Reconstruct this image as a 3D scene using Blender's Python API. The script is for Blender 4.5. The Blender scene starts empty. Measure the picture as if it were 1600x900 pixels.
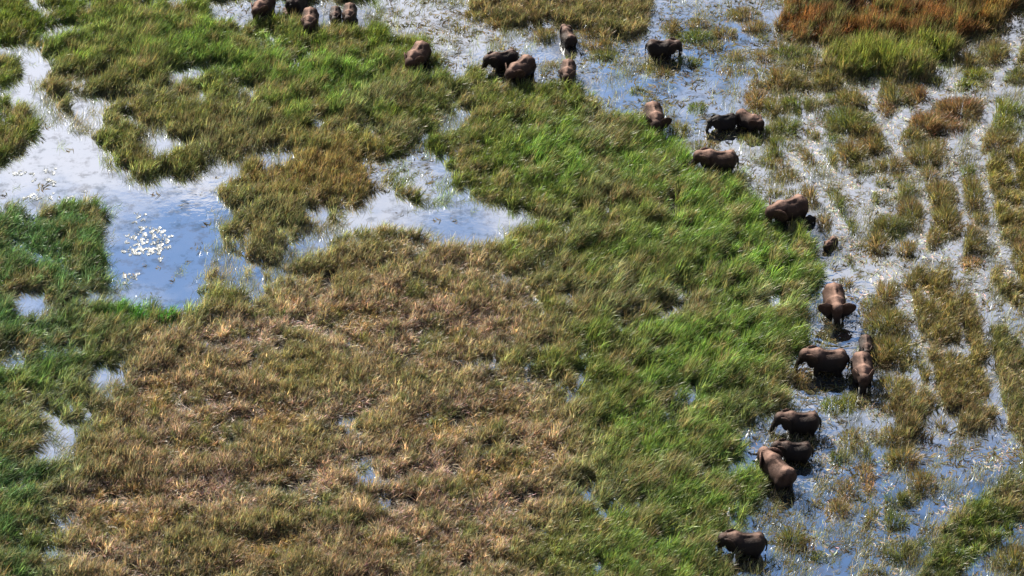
import bpy, math, random
import numpy as np
from mathutils import Vector

rng = np.random.default_rng(11)
random.seed(11)
S = bpy.context.scene
COL = S.collection
R = math.radians

# ------------------------------------------------------------------ camera, sky, sun
PITCH, HFOV, DIST = R(38.0), R(22.0), 241.8
CAM_H = DIST * math.sin(PITCH)
cam_data = bpy.data.cameras.new("camera")
cam_data.sensor_width = 36.0
cam_data.angle = HFOV
cam_data.clip_start, cam_data.clip_end = 1.0, 20000.0
cam = bpy.data.objects.new("camera", cam_data)
cam.location = (0, 0, CAM_H)
cam.rotation_euler = (math.pi / 2 - PITCH, 0, 0)
COL.objects.link(cam)
S.camera = cam

SUN_EL, SUN_AZ = R(32.0), R(-34.0)          # azimuth from +Y, positive to the right
SUN_DIR = Vector((math.sin(SUN_AZ) * math.cos(SUN_EL), math.cos(SUN_AZ) * math.cos(SUN_EL), math.sin(SUN_EL)))
sun_data = bpy.data.lights.new("sun", 'SUN')
sun_data.energy, sun_data.angle, sun_data.color = 5.0, R(0.5), (1.0, 0.925, 0.82)
sun = bpy.data.objects.new("sun", sun_data)
sun.rotation_euler = SUN_DIR.to_track_quat('Z', 'Y').to_euler()
sun.location = (0, 200, 120)
COL.objects.link(sun)

S.view_settings.view_transform = 'Standard'
S.view_settings.look = 'None'
S.view_settings.exposure = 1.5
S.view_settings.gamma = 1.0
S.render.engine = 'CYCLES'
S.cycles.max_bounces = 6
S.cycles.transparent_max_bounces = 4


class NT:
    """tiny node-tree helper"""
    def __init__(self, tree):
        self.t = tree
        tree.nodes.clear()

    def n(self, typ, props=None, **inp):
        nd = self.t.nodes.new(typ)
        for k, v in (props or {}).items():
            setattr(nd, k, v)
        for k, v in inp.items():
            key = int(k[1:]) if k[0] == 'i' and k[1:].isdigit() else k.replace('_', ' ')
            self.set(nd.inputs[key], v)
        return nd

    def set(self, sock, v):
        if isinstance(v, bpy.types.NodeSocket):
            self.t.links.new(v, sock)
        elif isinstance(v, bpy.types.Node):
            self.t.links.new(v.outputs[0], sock)
        else:
            sock.default_value = v

    def m(self, op, a, b=0.0, c=0.0, clamp=False):
        return self.n('ShaderNodeMath', {'operation': op, 'use_clamp': clamp}, i0=a, i1=b, i2=c).outputs[0]

    def v(self, op, a, b=(0, 0, 0)):
        nd = self.n('ShaderNodeVectorMath', {'operation': op}, i0=a, i1=b)
        return nd.outputs['Value'] if op in ('LENGTH', 'DISTANCE', 'DOT_PRODUCT') else nd.outputs[0]

    def mix(self, f, a, b, blend='MIX'):
        nd = self.n('ShaderNodeMix', {'data_type': 'RGBA', 'blend_type': blend})
        self.set(nd.inputs[0], f); self.set(nd.inputs[6], a); self.set(nd.inputs[7], b)
        return nd.outputs[2]

    def ramp(self, f, lo, hi, a=0.0, b=1.0):
        return self.n('ShaderNodeMapRange', {'interpolation_type': 'SMOOTHSTEP'}, i0=f, i1=lo, i2=hi, i3=a, i4=b).outputs[0]

    def noise(self, vec, scale, detail=4.0, rough=0.55):
        return self.n('ShaderNodeTexNoise', None, Vector=vec, Scale=scale, Detail=detail, Roughness=rough).outputs[0]


def rgb(r, g, b):
    return (r, g, b, 1.0)


world = bpy.data.worlds.new("World")
S.world = world
world.use_nodes = True
w = NT(world.node_tree)
sky = w.n('ShaderNodeTexSky', {'sky_type': 'NISHITA', 'sun_disc': False, 'sun_elevation': SUN_EL,
                               'sun_rotation': SUN_AZ, 'altitude': 900.0, 'air_density': 1.0,
                               'dust_density': 0.2, 'ozone_density': 1.5})
d = w.n('ShaderNodeTexCoord').outputs['Generated']
sep = w.n('ShaderNodeSeparateXYZ', None, Vector=d)
dz = w.m('MAXIMUM', w.m('ABSOLUTE', sep.outputs[2]), 0.04)
cp = w.n('ShaderNodeCombineXYZ', None, X=w.m('DIVIDE', sep.outputs[0], dz), Y=w.m('DIVIDE', sep.outputs[1], dz), Z=0.0)
# high broken cloud, thicker towards the horizon
GAPS = [(-0.215, 1.315, 0.11, -0.42), (-0.237, 1.262, 0.035, 0.40), (-0.205, 1.392, 0.05, 0.25), (-0.296, 1.43, 0.06, 0.3), (0.12, 1.52, 0.16, -0.18), (-0.05, 1.58, 0.16, 0.2), (0.22, 1.38, 0.18, 0.2), (-0.04, 1.345, 0.05, -0.09), (0.02, 1.36, 0.05, 0.25)]
n1 = w.noise(w.v('ADD', cp.outputs[0], (3.2, 1.7, 0.0)), 4.2, 6.0, 0.58)
cover = w.m('ADD', n1, w.ramp(dz, 0.50, 0.74, 0.20, -0.03))
for gx_, gy_, rad, amp in GAPS:                       # wide gaps (or banks, if positive) in the cloud layer
    dd = w.v('DISTANCE', cp.outputs[0], (gx_, gy_, 0.0))
    cover = w.m('ADD', cover, w.m('MULTIPLY', w.ramp(dd, 0.0, rad, 1.0, 0.0), amp))
cloud = w.ramp(cover, 0.47, 0.72)
toward = w.m('MAXIMUM', w.v('DOT_PRODUCT', d, tuple(SUN_DIR)), 0.0)
glow = w.m('POWER', toward, 3.0)
cl_val = w.m('ADD', 2.5, w.m('MULTIPLY', glow, 5.0))
cl_col = w.n('ShaderNodeCombineColor', None, Red=w.m('MULTIPLY', cl_val, 1.0), Green=w.m('MULTIPLY', cl_val, 0.97), Blue=w.m('MULTIPLY', cl_val, 1.03))
bg = w.n('ShaderNodeBackground', None, Color=w.mix(w.m('MULTIPLY', cloud, 0.92), sky, cl_col), Strength=0.058)
w.n('ShaderNodeOutputWorld', None, Surface=bg.outputs[0])

# ------------------------------------------------------------------ where a spot of the swamp lies on the ground
TH = math.tan(HFOV / 2) / 800.0
CP, SP = math.cos(PITCH), math.sin(PITCH)


def G(px, py, z=0.0):
    nx, ny = (px - 800.0) * TH, (450.0 - py) * TH
    dy, dzz = CP + ny * SP, -SP + ny * CP
    t = (z - CAM_H) / dzz
    return (nx * t, dy * t)


def scale_at(py):                                   # picture pixels per metre across, and per metre of ground depth
    a, b = G(800, py), G(800, py + 1)
    c = G(801, py)
    return 1.0 / (c[0] - a[0]), 1.0 / (a[1] - b[1])


# ------------------------------------------------------------------ fields over the swamp
X0, X1, Y0, Y1, RES = -74.0, 74.0, 138.0, 268.0, 0.4
gx = np.arange(X0, X1 + 1e-6, RES)
gy = np.arange(Y0, Y1 + 1e-6, RES)
XX, YY = np.meshgrid(gx, gy)
SH = XX.shape


def vnoise(x, y, seed):
    g = np.random.default_rng(seed).random((257, 257))
    xi, yi = np.floor(x).astype(int), np.floor(y).astype(int)
    fx, fy = x - xi, y - yi
    fx, fy = fx * fx * (3 - 2 * fx), fy * fy * (3 - 2 * fy)
    a, b = g[yi % 256, xi % 256], g[yi % 256, xi % 256 + 1]
    c, e = g[yi % 256 + 1, xi % 256], g[yi % 256 + 1, xi % 256 + 1]
    return (a * (1 - fx) + b * fx) * (1 - fy) + (c * (1 - fx) + e * fx) * fy


def fbm(x, y, size, seed, octs=3):
    s, a, tot = 0, 1.0, 0.0
    for o in range(octs):
        s = s + a * vnoise(x / size * 2 ** o + 37.1 * o + 500, y / size * 2 ** o + 91.7 * o + 500, seed + o)
        tot += a
        a *= 0.5
    return s / tot - 0.5


EDGE = fbm(XX, YY, 3.2, 5, 3) * 2.0                   # about -1..1
F = {k: np.full(SH, v, float) for k, v in
     dict(D=0.88, r=0.105, g=0.145, b=0.032, H=1.0, W=0.55, L=0.0, P=0.0, Q=0.0).items()}


def lay(alpha, **kw):
    c = kw.pop('c', None)
    if c is not None:
        kw['r'], kw['g'], kw['b'] = c
    for k, v in kw.items():
        F[k] += (v - F[k]) * alpha


def sstep(x):
    x = np.clip(x, 0, 1)
    return x * x * (3 - 2 * x)


def poly(pts, soft=0.8, rag=1.0, a=1.0, **kw):
    g = np.array([G(*p) for p in pts])
    pad = soft + rag * 1.2 + 0.5
    ix = np.where((gx > g[:, 0].min() - pad) & (gx < g[:, 0].max() + pad))[0]
    iy = np.where((gy > g[:, 1].min() - pad) & (gy < g[:, 1].max() + pad))[0]
    if len(ix) == 0 or len(iy) == 0:
        return
    sl = (slice(iy[0], iy[-1] + 1), slice(ix[0], ix[-1] + 1))
    x, y = XX[sl], YY[sl]
    d2 = np.full(x.shape, 1e9)
    ins = np.zeros(x.shape, bool)
    for i in range(len(g)):
        (ax, ay), (bx, by) = g[i], g[(i + 1) % len(g)]
        ex, ey = bx - ax, by - ay
        t = np.clip(((x - ax) * ex + (y - ay) * ey) / (ex * ex + ey * ey + 1e-9), 0, 1)
        d2 = np.minimum(d2, (x - ax - t * ex) ** 2 + (y - ay - t * ey) ** 2)
        cr = (ay > y) != (by > y)
        ins ^= cr & (x < (bx - ax) * (y - ay) / (by - ay + 1e-12) + ax)
    sd = np.where(ins, 1, -1) * np.sqrt(d2)
    al = np.zeros(SH)
    al[sl] = sstep((sd + EDGE[sl] * rag + soft) / (2 * soft)) * a
    lay(al, **kw)


def ell(cx, cy, rx, ry, soft=0.35, rag=0.6, a=1.0, rot=0.0, **kw):
    x, y = G(cx, cy)
    sx, sy = scale_at(cy)
    rx, ry = rx / sx, ry / sy
    dx, dy = XX - x, YY - y
    q = np.sqrt((dx / rx) ** 2 + (dy / ry) ** 2)
    sd = (1 - q) * min(rx, ry)
    lay(sstep((sd + EDGE * rag + soft) / (2 * soft)) * a, **kw)


def line(pts, width, soft=0.3, rag=0.4, a=1.0, **kw):   # width in metres
    g = np.array([G(*p) for p in pts])
    d2 = np.full(SH, 1e9)
    for (ax, ay), (bx, by) in zip(g[:-1], g[1:]):
        ex, ey = bx - ax, by - ay
        t = np.clip(((XX - ax) * ex + (YY - ay) * ey) / (ex * ex + ey * ey + 1e-9), 0, 1)
        d2 = np.minimum(d2, (XX - ax - t * ex) ** 2 + (YY - ay - t * ey) ** 2)
    lay(sstep((width / 2 - np.sqrt(d2) + EDGE * rag + soft) / (2 * soft)) * a, **kw)


GREEN, VIVID, DEEP = (0.108, 0.172, 0.046), (0.124, 0.208, 0.048), (0.070, 0.135, 0.060)
OLIVE, BROWN, DRY, PINK = (0.140, 0.148, 0.064), (0.175, 0.140, 0.080), (0.262, 0.204, 0.158), (0.44, 0.335, 0.300)
RUST, OCHRE, GREY = (0.165, 0.078, 0.034), (0.21, 0.165, 0.080), (0.16, 0.16, 0.10)

# broad zones of the meadow
n_big = fbm(XX, YY, 9.0, 21, 3)
n_row = fbm(XX * 0.45, YY, 3.0, 31, 3)
lay(sstep(n_big * 3 + 0.3) * 0.6, c=OLIVE)
# dry brown meadow in the lower middle
poly([(500, 395), (620, 360), (740, 395), (860, 455), (885, 520), (830, 580), (850, 650), (930, 720), (900, 800), (850, 860),
      (880, 960), (40, 960), (60, 800), (110, 690), (175, 600), (185, 535), (330, 500), (430, 450)], 6.0, 6.0, D=0.95, c=DRY, H=0.92, W=0.12, L=0.3)
dryz = np.clip(F['L'] / 0.3, 0, 1)
lay(dryz * sstep(n_big * 3.5 + 0.25), c=(0.175, 0.165, 0.085), L=0.2)
lay(dryz * sstep(n_row * 5 - 0.05), c=PINK, H=0.7, L=0.6)
for e in [(640, 500, 190, 40), (560, 520, 120, 25), (770, 630, 90, 22), (270, 690, 70, 20), (330, 520, 80, 20), (470, 640, 80, 20), (720, 800, 60, 16), (200, 880, 120, 30), (400, 780, 90, 18), (640, 730, 70, 18)]:
    ell(*e, soft=2.5, rag=3.0, a=0.6, c=PINK, H=0.7, L=0.7)
poly([(395, 250), (440, 215), (520, 210), (590, 240), (600, 290), (560, 320), (480, 330), (420, 330), (370, 300)], 2.0, 2.0, c=OCHRE, D=0.85, L=0.3, W=0.2)
poly([(345, 300), (420, 300), (500, 330), (520, 380), (440, 440), (370, 470), (320, 450), (340, 380)], 2.0, 2.0, c=(0.145, 0.15, 0.08), D=0.56, L=0.15, W=0.2)
# lush green on the herd's side
poly([(760, 210), (900, 170), (1010, 195), (1090, 275), (1190, 330), (1265, 410), (1250, 520), (1230, 600), (1190, 660), (1180, 760), (1140, 850), (1130, 960),
      (930, 960), (900, 850), (950, 740), (930, 640), (900, 560), (900, 470), (860, 350)], 5.0, 5.0, c=GREEN, D=0.93, W=0.8, H=1.35)
for e in [(1100, 330, 100, 60), (1190, 480, 70, 60), (1000, 250, 90, 50), (1130, 760, 60, 60), (1190, 400, 60, 40), (1080, 560, 90, 40), (1010, 680, 70, 35), (880, 250, 60, 40)]:
    ell(*e, soft=3.0, rag=3.0, a=0.75, c=VIVID, W=0.9)
for e in [(930, 330, 70, 30), (1000, 430, 60, 20), (960, 560, 60, 30), (900, 620, 60, 25), (1080, 440, 40, 20)]:
    ell(*e, soft=2.5, rag=3.0, a=0.7, c=OLIVE, W=0.4)
# upper left green
poly([(60, 60), (140, 20), (240, 15), (400, 60), (500, 70), (620, 95), (690, 130), (640, 190), (480, 190), (380, 200), (280, 130), (140, 140)], 3.0, 3.0, c=GREEN, D=0.88, W=0.6, H=1.3)
poly([(100, 60), (160, 20), (230, 30), (240, 100), (150, 110)], 2.0, 2.0, a=0.5, c=OLIVE)
poly([(160, 190), (420, 190), (430, 250), (300, 275), (200, 270)], 2.0, 2.0, c=OLIVE, D=0.70, W=0.2)
poly([(90, 100), (270, 120), (400, 150), (420, 200), (160, 200), (60, 170)], 3.0, 3.0, a=0.75, c=OLIVE, D=0.74)
# left bank, dark bluish green
poly([(-90, 310), (100, 320), (175, 330), (175, 440), (190, 490), (170, 560), (120, 660), (90, 760), (70, 960), (-120, 960)], 4.0, 4.0, c=DEEP, D=0.80, W=0.9, H=1.15, L=0.0)
poly([(-60, 560), (100, 580), (130, 640), (60, 700), (-60, 700)], 2.5, 2.0, a=0.6, c=GREEN)

# water openings: W water with few stems
def water(pts, soft=1.0, rag=0.9, D=0.0, P=0.05, **kw):
    poly(pts, 2.8, 2.2, a=0.75, D=max(D, 0.36), H=0.85, L=0.0)      # stems thin out towards the open water
    poly(pts, soft, rag, D=D, P=P, H=0.8, L=0.0, **kw)

def thin(e, D, a=1.0, c=GREY, soft=2.2, rag=2.6, **kw):
    ell(*e, soft=soft, rag=rag, a=a, D=D, c=c, L=0.0, **kw)

# the blue pool at left with its arms
water([(-60, 275), (0, 262), (20, 245), (45, 212), (70, 200), (95, 195), (122, 203), (150, 228), (163, 258), (188, 275), (215, 283), (250, 280), (290, 280), (312, 268),
       (345, 258), (372, 262), (362, 285), (345, 300), (345, 330), (338, 372), (325, 415), (312, 445), (306, 470), (305, 492), (250, 488), (182, 482),
       (186, 455), (175, 425), (160, 395), (158, 370), (180, 348), (185, 330), (150, 318), (100, 318), (60, 325), (0, 318), (-60, 320)])
water([(0, 66), (35, 72), (60, 92), (72, 112), (55, 128), (60, 150), (75, 175), (100, 195), (70, 205), (55, 190), (40, 160), (10, 150), (0, 138), (40, 118), (30, 95), (-40, 80)], D=0.06)
water([(20, 0), (60, 0), (75, 15), (65, 25), (30, 10)], D=0.1)
water([(50, 55), (90, 45), (130, 42), (130, 50), (80, 58)], D=0.15)
water([(205, 12), (240, 0), (290, 0), (285, 12), (250, 8), (215, 20)], D=0.1)
water([(318, 0), (440, 0), (600, 0), (600, 30), (560, 50), (500, 45), (450, 30), (400, 34), (370, 38), (340, 30), (325, 12)], D=0.05, P=0.25)
water([(285, 110), (310, 102), (345, 103), (350, 112), (320, 122), (290, 124)], D=0.15)
for e, dd in [((230, 155, 32, 9), 0.3), ((140, 118, 34, 12), 0.3), ((110, 155, 40, 18), 0.3), ((375, 165, 20, 12), 0.35), ((240, 228, 35, 10), 0.15), ((180, 205, 30, 14), 0.3),
              ((400, 210, 26, 12), 0.4), ((365, 435, 38, 36), 0.3), ((395, 470, 26, 18), 0.25), ((120, 550, 20, 9), 0.25), ((145, 585, 18, 22), 0.3), ((45, 685, 24, 16), 0.42), ((65, 475, 38, 20), 0.35),
    ((10, 565, 20, 12), 0.3), ((310, 228, 40, 6), 0.45), ((430, 250, 20, 10), 0.4), ((470, 330, 24, 10), 0.4), ((130, 180, 26, 10), 0.35), ((20, 460, 30, 12), 0.4), ((100, 470, 30, 10), 0.4), ((120, 535, 40, 8), 0.35), ((30, 545, 40, 8), 0.4), ((50, 650, 24, 8), 0.5), ((160, 500, 20, 12), 0.4), ((560, 200, 30, 7), 0.4), ((620, 170, 30, 7), 0.4), ((470, 395, 20, 14), 0.45), ((105, 640, 8, 18), 0.3), ((90, 795, 10, 22), 0.5), ((150, 600, 12, 26), 0.4), ((60, 490, 16, 8), 0.3), ((80, 710, 26, 10), 0.4)]:
    thin(e, dd)
# the middle pool
water([(540, 338), (560, 325), (580, 312), (602, 302), (640, 312), (690, 318), (742, 308), (785, 320), (840, 340), (836, 356), (795, 366), (768, 382), (720, 385), (680, 380), (640, 370), (600, 362),
       (570, 360), (522, 378), (505, 378), (512, 362)], D=0.0)
water([(572, 268), (600, 256), (622, 240), (652, 222), (672, 230), (684, 262), (688, 286), (704, 292), (722, 305), (690, 312), (650, 305), (618, 292), (590, 290)], D=0.16, P=0.4)
for e, dd in [((705, 160, 16, 40), 0.20), ((600, 158, 45, 8), 0.49), ((640, 205, 20, 8), 0.54), ((500, 360, 20, 12), 0.44), ((420, 415, 26, 26), 0.49), ((385, 390, 20, 18), 0.54),
              ((880, 450, 16, 40), 0.49), ((905, 500, 12, 26), 0.44), ((960, 455, 20, 30), 0.59), ((1000, 480, 60, 10), 0.62), ((1100, 478, 60, 9), 0.59), ((1040, 490, 40, 8), 0.54), ((830, 545, 28, 10), 0.44), ((760, 565, 26, 8), 0.44), ((975, 555, 22, 8), 0.49),
              ((980, 745, 26, 8), 0.49), ((975, 790, 24, 12), 0.49), ((585, 755, 6, 5), 0.00), ((1060, 670, 30, 8), 0.62), ((1080, 730, 30, 8), 0.59), ((1150, 620, 50, 8), 0.62), ((1090, 820, 20, 8), 0.62), ((810, 430, 20, 20), 0.59),
              ((1140, 880, 30, 12), 0.62), ((930, 270, 8, 20), 0.54), ((860, 345, 25, 14), 0.49), ((930, 200, 10, 14), 0.54)]:
    thin(e, dd)
ell(230, 500, 70, 16, soft=1.0, rag=1.0, c=(0.05, 0.17, 0.03), D=0.9, H=1.1)

# water that the herd wades, and the trampled swamp on the right
water([(590, -40), (610, 10), (590, 35), (620, 62), (660, 66), (690, 100), (700, 130), (722, 128), (712, 80), (740, 110), (790, 135), (830, 138), (880, 132), (925, 148), (945, 182), (1000, 185),
       (1060, 222), (1085, 258), (1160, 270), (1190, 320), (1235, 358), (1272, 392), (1290, 430), (1275, 455), (1258, 505), (1245, 548), (1240, 590), (1225, 612), (1240, 640), (1195, 655), (1165, 680), (1178, 712), (1200, 745),
       (1190, 780), (1165, 822), (1130, 850), (1150, 880), (1150, 980), (1750, 980), (1750, -60)], D=0.05, P=0.75, c=OLIVE, W=0.15)
# sparse stems over the water
zone_r = np.clip(F['P'] / 0.75, 0, 1)
lay(zone_r * sstep(fbm(XX, YY, 2.4, 61, 3) * 6 - 0.1) * 0.6, D=0.40)
poly([(1210, 680), (1330, 640), (1500, 620), (1750, 620), (1750, 980), (1150, 980), (1210, 800)], 3, 2, a=0.85, D=0.54, H=0.9, c=GREY)
poly([(1195, 210), (1215, 100), (1230, 60), (1700, 60), (1700, 660), (1330, 640), (1380, 560), (1370, 430), (1290, 380), (1230, 300)], 1.5, 2.5, a=0.85, D=0.42, H=0.75, c=(0.15, 0.145, 0.075))
lay(zone_r * sstep(fbm(XX + 0.5 * YY, YY * 0.6, 1.8, 66, 3) * 5 - 0.35) * 0.8, D=0.04)
# dense blocks of grass between the channels, upper right
T = []
poly([(725, -60), (735, 15), (770, 20), (800, 40), (860, 32), (890, 45), (940, 60), (990, 55), (1015, 35), (1015, -60)], 0.8, 1.4, D=0.85, c=BROWN, H=1.0, L=0.1)
ell(940, 35, 60, 18, soft=1.2, rag=1.0, a=0.8, c=OLIVE)
poly([(1230, -60), (1220, 25), (1212, 45), (1245, 62), (1300, 72), (1350, 68), (1395, 62), (1440, 66), (1485, 70), (1530, 58), (1560, 40), (1575, 18), (1610, -10), (1680, -60)], 0.8, 1.0, D=0.95, c=RUST, H=1.5, W=0.1, L=0.0)
poly([(1232, -30), (1242, 22), (1290, 30), (1335, 26), (1350, -30)], 0.5, 0.8, D=0.97, c=(0.055, 0.028, 0.030), H=1.7)
poly([(1370, -30), (1385, 18), (1420, 24), (1470, 14), (1480, -30)], 0.5, 0.6, a=0.8, c=(0.09, 0.05, 0.04))
rustz = np.clip((F['r'] - F['g'] - 0.05) / 0.06, 0, 1)
lay(rustz * sstep(n_row * 5 + 0.1) * 0.85, c=(0.19, 0.140, 0.032))
lay(rustz * sstep(fbm(XX, YY, 3, 77) * 6 - 0.1) * 0.8, c=(0.095, 0.058, 0.042))
lay(rustz * sstep(fbm(XX, YY, 2.2, 79) * 6 - 0.6) * 0.7, c=(0.10, 0.115, 0.03))
poly([(1318, 14), (1330, 6), (1362, 0), (1366, 8), (1335, 16), (1320, 22)], 0.5, 0.5, D=0.1, P=0.3)
poly([(1300, 84), (1322, 70), (1390, 70), (1440, 66), (1492, 78), (1490, 96), (1462, 112), (1440, 122), (1400, 126), (1350, 122), (1312, 118), (1290, 108)], 0.7, 0.8, D=0.95, c=(0.15, 0.175, 0.045), H=1.5, W=0.05, L=0.0)
# long blocks on the far right
B = dict(D=0.86, H=0.8, W=0.1, L=0.1)
poly([(1430, 425), (1480, 430), (1500, 450), (1525, 480), (1540, 540), (1548, 620), (1545, 680), (1500, 680), (1440, 640), (1440, 560), (1430, 500), (1420, 450)], 0.6, 0.9, c=(0.145, 0.125, 0.05), **B)
poly([(1548, 500), (1590, 540), (1610, 560), (1660, 600), (1660, 700), (1590, 690), (1565, 640), (1550, 560)], 0.6, 0.9, c=OLIVE, **B)
poly([(1385, 640), (1450, 600), (1560, 660), (1570, 700), (1480, 690), (1420, 690)], 0.8, 1.2, c=BROWN, D=0.7, H=1.0)
poly([(1550, 410), (1640, 400), (1640, 530), (1590, 490), (1560, 450)], 0.6, 0.8, c=(0.15, 0.13, 0.05), **B)
poly([(1680, 700), (1600, 722), (1560, 762), (1500, 798), (1462, 850), (1440, 905), (1480, 930), (1530, 890), (1580, 850), (1600, 830), (1680, 790)], 0.7, 0.9, c=(0.09, 0.125, 0.03), **B)
poly([(1480, 660), (1600, 690), (1600, 730), (1540, 770), (1480, 760)], 1.5, 1.5, c=GREY, D=0.42, H=1.0)
poly([(1540, 260), (1610, 210), (1650, 210), (1650, 400), (1610, 400), (1560, 370), (1545, 310)], 0.6, 0.8, c=(0.145, 0.13, 0.045), **B)
# pale paths trodden through the swamp
for pts, wd in [([(1400, 415), (1415, 470), (1425, 510), (1428, 560)], 0.9), ([(1480, 395), (1502, 440), (1530, 470), (1572, 512), (1620, 560)], 1.1),
                ([(1528, 470), (1540, 540), (1556, 610), (1572, 690)], 0.8), ([(1565, 385), (1585, 430), (1620, 480)], 0.9), ([(1480, 225), (1500, 300), (1510, 345), (1500, 400)], 1.0),
                ([(1525, 225), (1545, 320), (1560, 380), (1575, 440)], 0.9), ([(1215, 225), (1270, 290), (1310, 340), (1345, 420), (1400, 420)], 1.3), ([(1250, 205), (1290, 260), (1340, 300), (1400, 300)], 1.4),
                ([(1370, 120), (1362, 170), (1390, 215), (1440, 280), (1450, 340), (1440, 400)], 1.2), ([(1500, 120), (1440, 165), (1395, 215)], 1.3), ([(1600, 60), (1560, 120), (1540, 190), (1525, 230)], 1.5),
                ([(1235, 120), (1262, 190), (1300, 230), (1335, 290), (1380, 330)], 0.7), ([(1240, 240), (1290, 330), (1320, 400)], 0.7), ([(1400, 130), (1408, 175), (1380, 235), (1395, 290)], 0.7), ([(1440, 130), (1480, 150), (1530, 150)], 0.7),
                ([(1300, 100), (1322, 135), (1362, 160)], 0.8), ([(1490, 205), (1480, 260), (1440, 290)], 0.7), ([(1455, 345), (1470, 390), (1440, 420)], 0.7), ([(1330, 470), (1372, 440), (1410, 415)], 1.0), ([(1540, 380), (1530, 440), (1545, 500)], 0.6),
                ([(1340, 640), (1420, 655), (1490, 690), (1540, 720)], 0.8), ([(1430, 690), (1460, 740), (1440, 800)], 0.7), ([(1390, 760), (1420, 830), (1400, 900)], 0.7), ([(1300, 660), (1290, 760), (1300, 860)], 0.8), ([(1580, 690), (1540, 750), (1480, 800)], 0.8),
                ([(1420, 425), (1450, 470), (1446, 560), (1470, 640)], 0.45), ([(1500, 455), (1505, 540), (1530, 620)], 0.4), ([(1570, 225), (1590, 300), (1620, 340)], 0.5), ([(1480, 930), (1545, 868), (1610, 815)], 1.1), ([(1360, 690), (1375, 740), (1378, 800), (1370, 860)], 1.2)]:
    line(pts, wd * 0.95, a=0.97, D=0.0, Q=1.0, P=0.2)


def sample(f, x, y):
    u, v = np.clip((x - X0) / RES, 0, SH[1] - 1.001), np.clip((y - Y0) / RES, 0, SH[0] - 1.001)
    i, j = u.astype(int), v.astype(int)
    fu, fv = u - i, v - j
    return (f[j, i] * (1 - fu) + f[j, i + 1] * fu) * (1 - fv) + (f[j + 1, i] * (1 - fu) + f[j + 1, i + 1] * fu) * fv


# ------------------------------------------------------------------ object helpers
def mesh_obj(name, V, Fc, mat=None, parent=None, smooth=False, attrs=None):
    me = bpy.data.meshes.new(name)
    me.from_pydata(V if isinstance(V, list) else V.tolist(), [], Fc if isinstance(Fc, list) else Fc.tolist())
    if smooth:
        me.polygons.foreach_set('use_smooth', np.ones(len(me.polygons), bool))
    for an, (typ, data) in (attrs or {}).items():
        at = me.attributes.new(an, typ, 'POINT')
        at.data.foreach_set('color' if typ == 'FLOAT_COLOR' else ('vector' if typ == 'FLOAT_VECTOR' else 'value'), np.asarray(data).ravel())
    if mat:
        me.materials.append(mat)
    o = bpy.data.objects.new(name, me)
    COL.objects.link(o)
    if parent:
        o.parent = parent
    return o


def tag(o, label=None, cat=None, group=None, kind=None):
    for k, v in (('label', label), ('category', cat), ('group', group), ('kind', kind)):
        if v:
            o[k] = v
    return o


def material(name):
    m = bpy.data.materials.new(name)
    m.use_nodes = True
    return m, NT(m.node_tree)


def grass_material(name, attr_type):
    m, t = material(name)
    a = t.n('ShaderNodeAttribute', {'attribute_type': 'INSTANCER' if attr_type == 'inst' else 'GEOMETRY', 'attribute_name': 'col'})
    b = t.n('ShaderNodeAttribute', {'attribute_type': 'GEOMETRY', 'attribute_name': 'blade'})
    c = t.mix(1.0, a.outputs['Color'], b.outputs['Color'], 'MULTIPLY')
    pos = t.n('ShaderNodeNewGeometry').outputs['Position']
    c = t.mix(1.0, c, t.n('ShaderNodeCombineColor', None, Red=t.ramp(t.noise(pos, 3.0, 2.0), 0.3, 0.7, 0.8, 1.2), Green=1.0, Blue=t.ramp(t.noise(pos, 5.0, 2.0), 0.3, 0.7, 0.85, 1.2)), 'MULTIPLY')
    p = t.n('ShaderNodeBsdfPrincipled', None, Base_Color=c, Roughness=0.42, Specular_IOR_Level=0.5)
    tr = t.n('ShaderNodeBsdfTranslucent', None, Color=t.mix(1.0, c, rgb(1.05, 1.12, 0.72), 'MULTIPLY'))
    mx = t.n('ShaderNodeMixShader', None, i0=0.40, i1=p.outputs[0], i2=tr.outputs[0])
    t.n('ShaderNodeOutputMaterial', None, Surface=mx.outputs[0])
    return m


M_INST = grass_material('grass_blades', 'inst')
M_FLOAT = grass_material('floating_straw', 'inst')
for nd in M_FLOAT.node_tree.nodes:
    if nd.type == 'BSDF_PRINCIPLED':
        nd.inputs['Roughness'].default_value, nd.inputs['Specular IOR Level'].default_value = 0.85, 0.15
M_BLADE = grass_material('tussock_blades', 'geo')


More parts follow.
